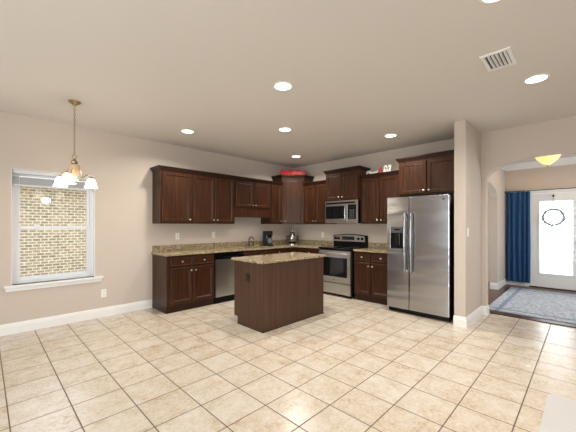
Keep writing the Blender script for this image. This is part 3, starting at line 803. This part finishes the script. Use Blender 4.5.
b = BM(); lathe(b, [(.001, -.885), (.012, -.875), (.02, -.85), (.045, -.80), (.056, -.75), (.05, -.71), (.02, -.695)], 24); obj('centre_body', b, 'alabaster', ch, True)
yaw = 0.7804; rdir = Vector((math.sin(yaw), -math.cos(yaw), 0)); fdir = Vector((math.cos(yaw), math.sin(yaw), 0))
for k in range(3):
    a = R((72, 288, 166)[k]); dr_ = rdir * math.cos(a) + fdir * math.sin(a)
    def Q(r, z): return (dr_.x * r, dr_.y * r, z)
    b = BM(); tube(b, [Q(.02, -.86), Q(.05, -.885), Q(.09, -.86), Q(.12, -.82), Q(.16, -.795), Q(.19, -.80), Q(.20, -.83)], .006, 8)
    tube(b, [Q(.03, -.74), Q(.07, -.76), Q(.10, -.80), Q(.09, -.84), Q(.065, -.835)], .004, 8)
    ar = obj('arm', b, 'brass_nickel', ch, True)
    b = BM(); cx, cy, _ = Q(.20, 0)
    lathe(b, [(.016, -.845), (.022, -.835), (.02, -.82), (.01, -.812)], 16, (cx, cy, 0)); obj('holder', b, 'brass_nickel', ar, True)
    b = BM(); prof = [(.024, -.835), (.038, -.846), (.050, -.875), (.056, -.91), (.070, -.945)]
    lathe_in = [(r - .004, z) for r, z in prof]
    seg = 24; rings = []
    for r, z in prof + lathe_in[::-1]: rings.append([(cx + r * math.cos(2 * PI * q / seg), cy + r * math.sin(2 * PI * q / seg), z) for q in range(seg)])
    loft(b, rings, cap=False); obj('shade', b, 'shade_glow', ar, True)
    b = BM(); lathe(b, [(.001, -.915), (.018, -.905), (.024, -.885), (.014, -.86), (.011, -.845)], 14, (cx, cy, 0)); obj('bulb', b, 'bulb', ar, True)
pl = bpy.data.lights.new('chandelier_lamp', 'POINT'); pl.energy = 7; pl.color = (1.0, .88, .72); pl.shadow_soft_size = .06
po = bpy.data.objects.new('chandelier_lamp', pl); po.location = (0, 0, -.98); po.parent = ch; COL.objects.link(po)

# ---------------------------------------------------------------- recessed ceiling lights
spots = [((2.10, 2.15), 'recessed ceiling light above the island, nearest the camera in the middle'),
         ((2.12, 4.18), 'recessed ceiling light nearest the left wall, in front of the wall cabinets'),
         ((3.07, 3.10), 'recessed ceiling light over the far side of the island'),
         ((4.42, 4.15), 'recessed ceiling light nearest the kitchen corner'),
         ((4.42, 2.15), 'recessed ceiling light in front of the fridge'),
         ((3.68, .34), 'recessed ceiling light beside the arch, right of the air vent'),
         ((2.145, .375), 'recessed ceiling light cut off by the top edge of the photo')]
proto = None
for (x, y), lab in spots:
    if proto is None:
        c = thing('recessed_light', lab, 'ceiling light', (x, y, H), 0, 'recessed ceiling lights'); proto = c
        b = BM(); seg = 32
        loft(b, [[(r * math.cos(2 * PI * q / seg), r * math.sin(2 * PI * q / seg), z) for q in range(seg)] for r, z in ((.100, 0), (.098, -.004), (.082, -.007), (.080, -.004), (.080, 0))], cap=False)
        obj('trim_ring', b, 'trim_white', c, True)
        b = BM(); lathe(b, [(.081, -.001), (.081, -.003), (.001, -.004)][::-1], 32); obj('lens', b, 'lens', c, True)
    else:
        c = copy_thing(proto, (x, y, H), None, lab)
    l = bpy.data.lights.new('can_lamp', 'AREA'); l.shape = 'DISK'; l.size = .15; l.energy = CAN_POWER; l.color = CAN_COL; l.spread = R(150)
    lo = bpy.data.objects.new('can_lamp', l); lo.location = (0, 0, -.012); lo.parent = c; COL.objects.link(lo)

# air vent
vt = thing('ceiling_vent', 'white louvred air vent on the ceiling', 'vent', (3.04, .525, H))
b = BM(); vx, vy = .165, .105
def vr(i, z): return [(-vx + i, -vy + i, z), (vx - i, -vy + i, z), (vx - i, vy - i, z), (-vx + i, vy - i, z)]
loft(b, [vr(0, 0), vr(0, -.004), vr(.004, -.009), vr(.026, -.009), vr(.032, -.003), vr(.032, 0)], cap=False)
obj('frame', b, 'trim_white', vt)
obj('backing', bx(-vx + .02, vx - .02, -vy + .02, vy - .02, -.0015, -.0005), 'vent_dark', vt)
for k in range(5):
    yy = -vy + .036 + k * .0275
    b = BM(); prism(b, [(yy, -.002), (yy + .013, -.014), (yy + .016, -.013), (yy + .004, -.001)], -vx + .030, vx - .030, 'x'); obj('slat', b, 'trim_white', vt)

# ---------------------------------------------------------------- foyer things
cu = thing('curtain', 'navy blue curtain panel hanging left of the glazed door', 'curtain', (8.375, 1.09, .085))
b = BM(); N = 66; y0, y1 = .215, -.215; Z = 2.0
rows = [0, .3, .8, 1.3, 1.75, 1.93, Z]
def cur(k, z, o):
    s = k / N; amp = .020 + .012 * (1 - z / Z); y = y0 + (y1 - y0) * s
    return (amp * math.sin(s * 2 * PI * 5 + 1.1 * math.sin(s * 7) + .5 * math.sin(z * 1.3)) + o, y + .004 * math.sin(z * 3 + s * 9), z)
rings = [[cur(k, z, 0) for k in range(N + 1)] + [cur(k, z, .004) for k in range(N, -1, -1)] for z in rows]
loft(b, rings); obj('panel', b, 'navy_cloth', cu, True)
rd = thing('curtain_rod', 'thin dark curtain rod over the navy curtain and glazed door', 'rod', (8.375, .5, 2.10))
b = BM(); tube(b, [(0, .82, 0), (0, -1.0, 0)], .008, 10); obj('rod', b, 'black_plastic', rd, True)
b = BM(); lathe(b, [(.008, 0), (.018, .01), (.02, .024), (.012, .038), (.001, .042)], 14, (0, .80, 0), Matrix.Rotation(R(-90), 3, 'X')); obj('finial', b, 'bronze', rd, True)
for yy in (.76, -.35):
    b = BM(); tube(b, [(0, yy, 0), (.06, yy, 0)], .006, 8); lathe(b, [(.02, 0), (.02, .006)], 12, (.068, yy, 0), Matrix.Rotation(R(90), 3, 'Y')); obj('bracket', b, 'black_plastic', rd, True)
wr = thing('wreath', 'grey-green ring wreath hanging on the glazed door', 'wreath', (8.40, .50, 1.515))
random.seed(3)
b = BM(); RR = .165
tube(b, [(0, RR * math.cos(2 * PI * k / 40), RR * math.sin(2 * PI * k / 40)) for k in range(40)], .014, 8, True); obj('ring', b, 'wreath_leaf', wr, True)
b = BM()
for k in range(300):
    a = random.uniform(0, 2 * PI); p = Vector((random.uniform(-.012, .012), (RR + random.uniform(-.014, .014)) * math.cos(a), (RR + random.uniform(-.014, .014)) * math.sin(a)))
    d = Vector((random.uniform(-.35, .35), -math.sin(a) + random.uniform(-.8, .8), math.cos(a) + random.uniform(-.8, .8))).normalized()
    s = d.cross(Vector((1, .2, .1))).normalized(); Ln = random.uniform(.03, .05); w_ = .008; n_ = d.cross(s) * .002
    loft(b, [[p + s * .001 + n_, p - s * .001 + n_, p - s * .001 - n_, p + s * .001 - n_], [p + d * Ln * .5 + s * w_ + n_, p + d * Ln * .5 - s * w_ + n_, p + d * Ln * .5 - s * w_ - n_, p + d * Ln * .5 + s * w_ - n_], [p + d * Ln + s * .001, p + d * Ln - s * .001, p + d * Ln - s * .001 - n_, p + d * Ln + s * .001 - n_]])
o = obj('foliage', b, 'wreath_leaf', wr); o['kind'] = 'stuff'
b = BM(); tube(b, [(0, 0, RR), (0.02, .0, .30), (.03, 0, .44)], .0035, 6); obj('hanger', b, 'black_plastic', wr, True)
b = BM(); box(b, .005, .06, -.015, .015, .43, .47, .004); obj('hook', b, 'black_plastic', wr)
fl = thing('foyer_ceiling_light', 'amber glass bowl ceiling light seen through the arch', 'ceiling light', (7.15, .50, H))
b = BM(); lathe(b, [(.02, -.03), (.065, -.018), (.07, 0)], 28); obj('canopy', b, 'brass_nickel', fl, True)
b = BM(); tube(b, [(0, 0, -.02), (0, 0, -.30)], .008, 8); obj('stem', b, 'brass_nickel', fl, True)
b = BM(); prof = [(.012, -.295), (.05, -.285), (.10, -.25), (.15, -.195), (.18, -.14), (.20, -.105)]; seg = 32; rings = []
for r, z in prof + [(r - .006 if r > .02 else r, z + .006) for r, z in prof[::-1]]: rings.append([(r * math.cos(2 * PI * q / seg), r * math.sin(2 * PI * q / seg), z) for q in range(seg)])
loft(b, rings, cap=False); obj('bowl', b, 'amber_bowl', fl, True)
b = BM(); lathe(b, [(.001, -.335), (.014, -.325), (.018, -.31), (.010, -.295)], 14); obj('finial', b, 'brass_nickel', fl, True)
pl = bpy.data.lights.new('foyer_lamp', 'POINT'); pl.energy = 20; pl.color = (1.0, .88, .72); pl.shadow_soft_size = .08
po = bpy.data.objects.new('foyer_lamp', pl); po.location = (0, 0, -.16); po.parent = fl; COL.objects.link(po)
b = BM(); box(b, -1.18, 1.18, -.80, .80, 0, .010, .004)
tag(obj('area_rug', b, 'rug_pile', loc=(6.84, .36, 0)), 'distressed blue and white area rug on the foyer floor', 'rug')
b = BM(); r_ = .05; x0, x1, y0, y1 = -.75, .75, -.5, .5; pts = []
for cx, cy, a0 in ((x1 - r_, y1 - r_, 0), (x0 + r_, y1 - r_, 90), (x0 + r_, y0 + r_, 180), (x1 - r_, y0 + r_, 270)):
    for k in range(5): pts.append((cx + r_ * math.cos(R(a0 + 22.5 * k)), cy + r_ * math.sin(R(a0 + 22.5 * k))))
prism(b, pts, 0, .008)
tag(obj('floor_mat', b, 'mat_cloth', loc=(2.42, -.28, 0)), 'plain pale grey floor mat on the tile at the lower right', 'mat')
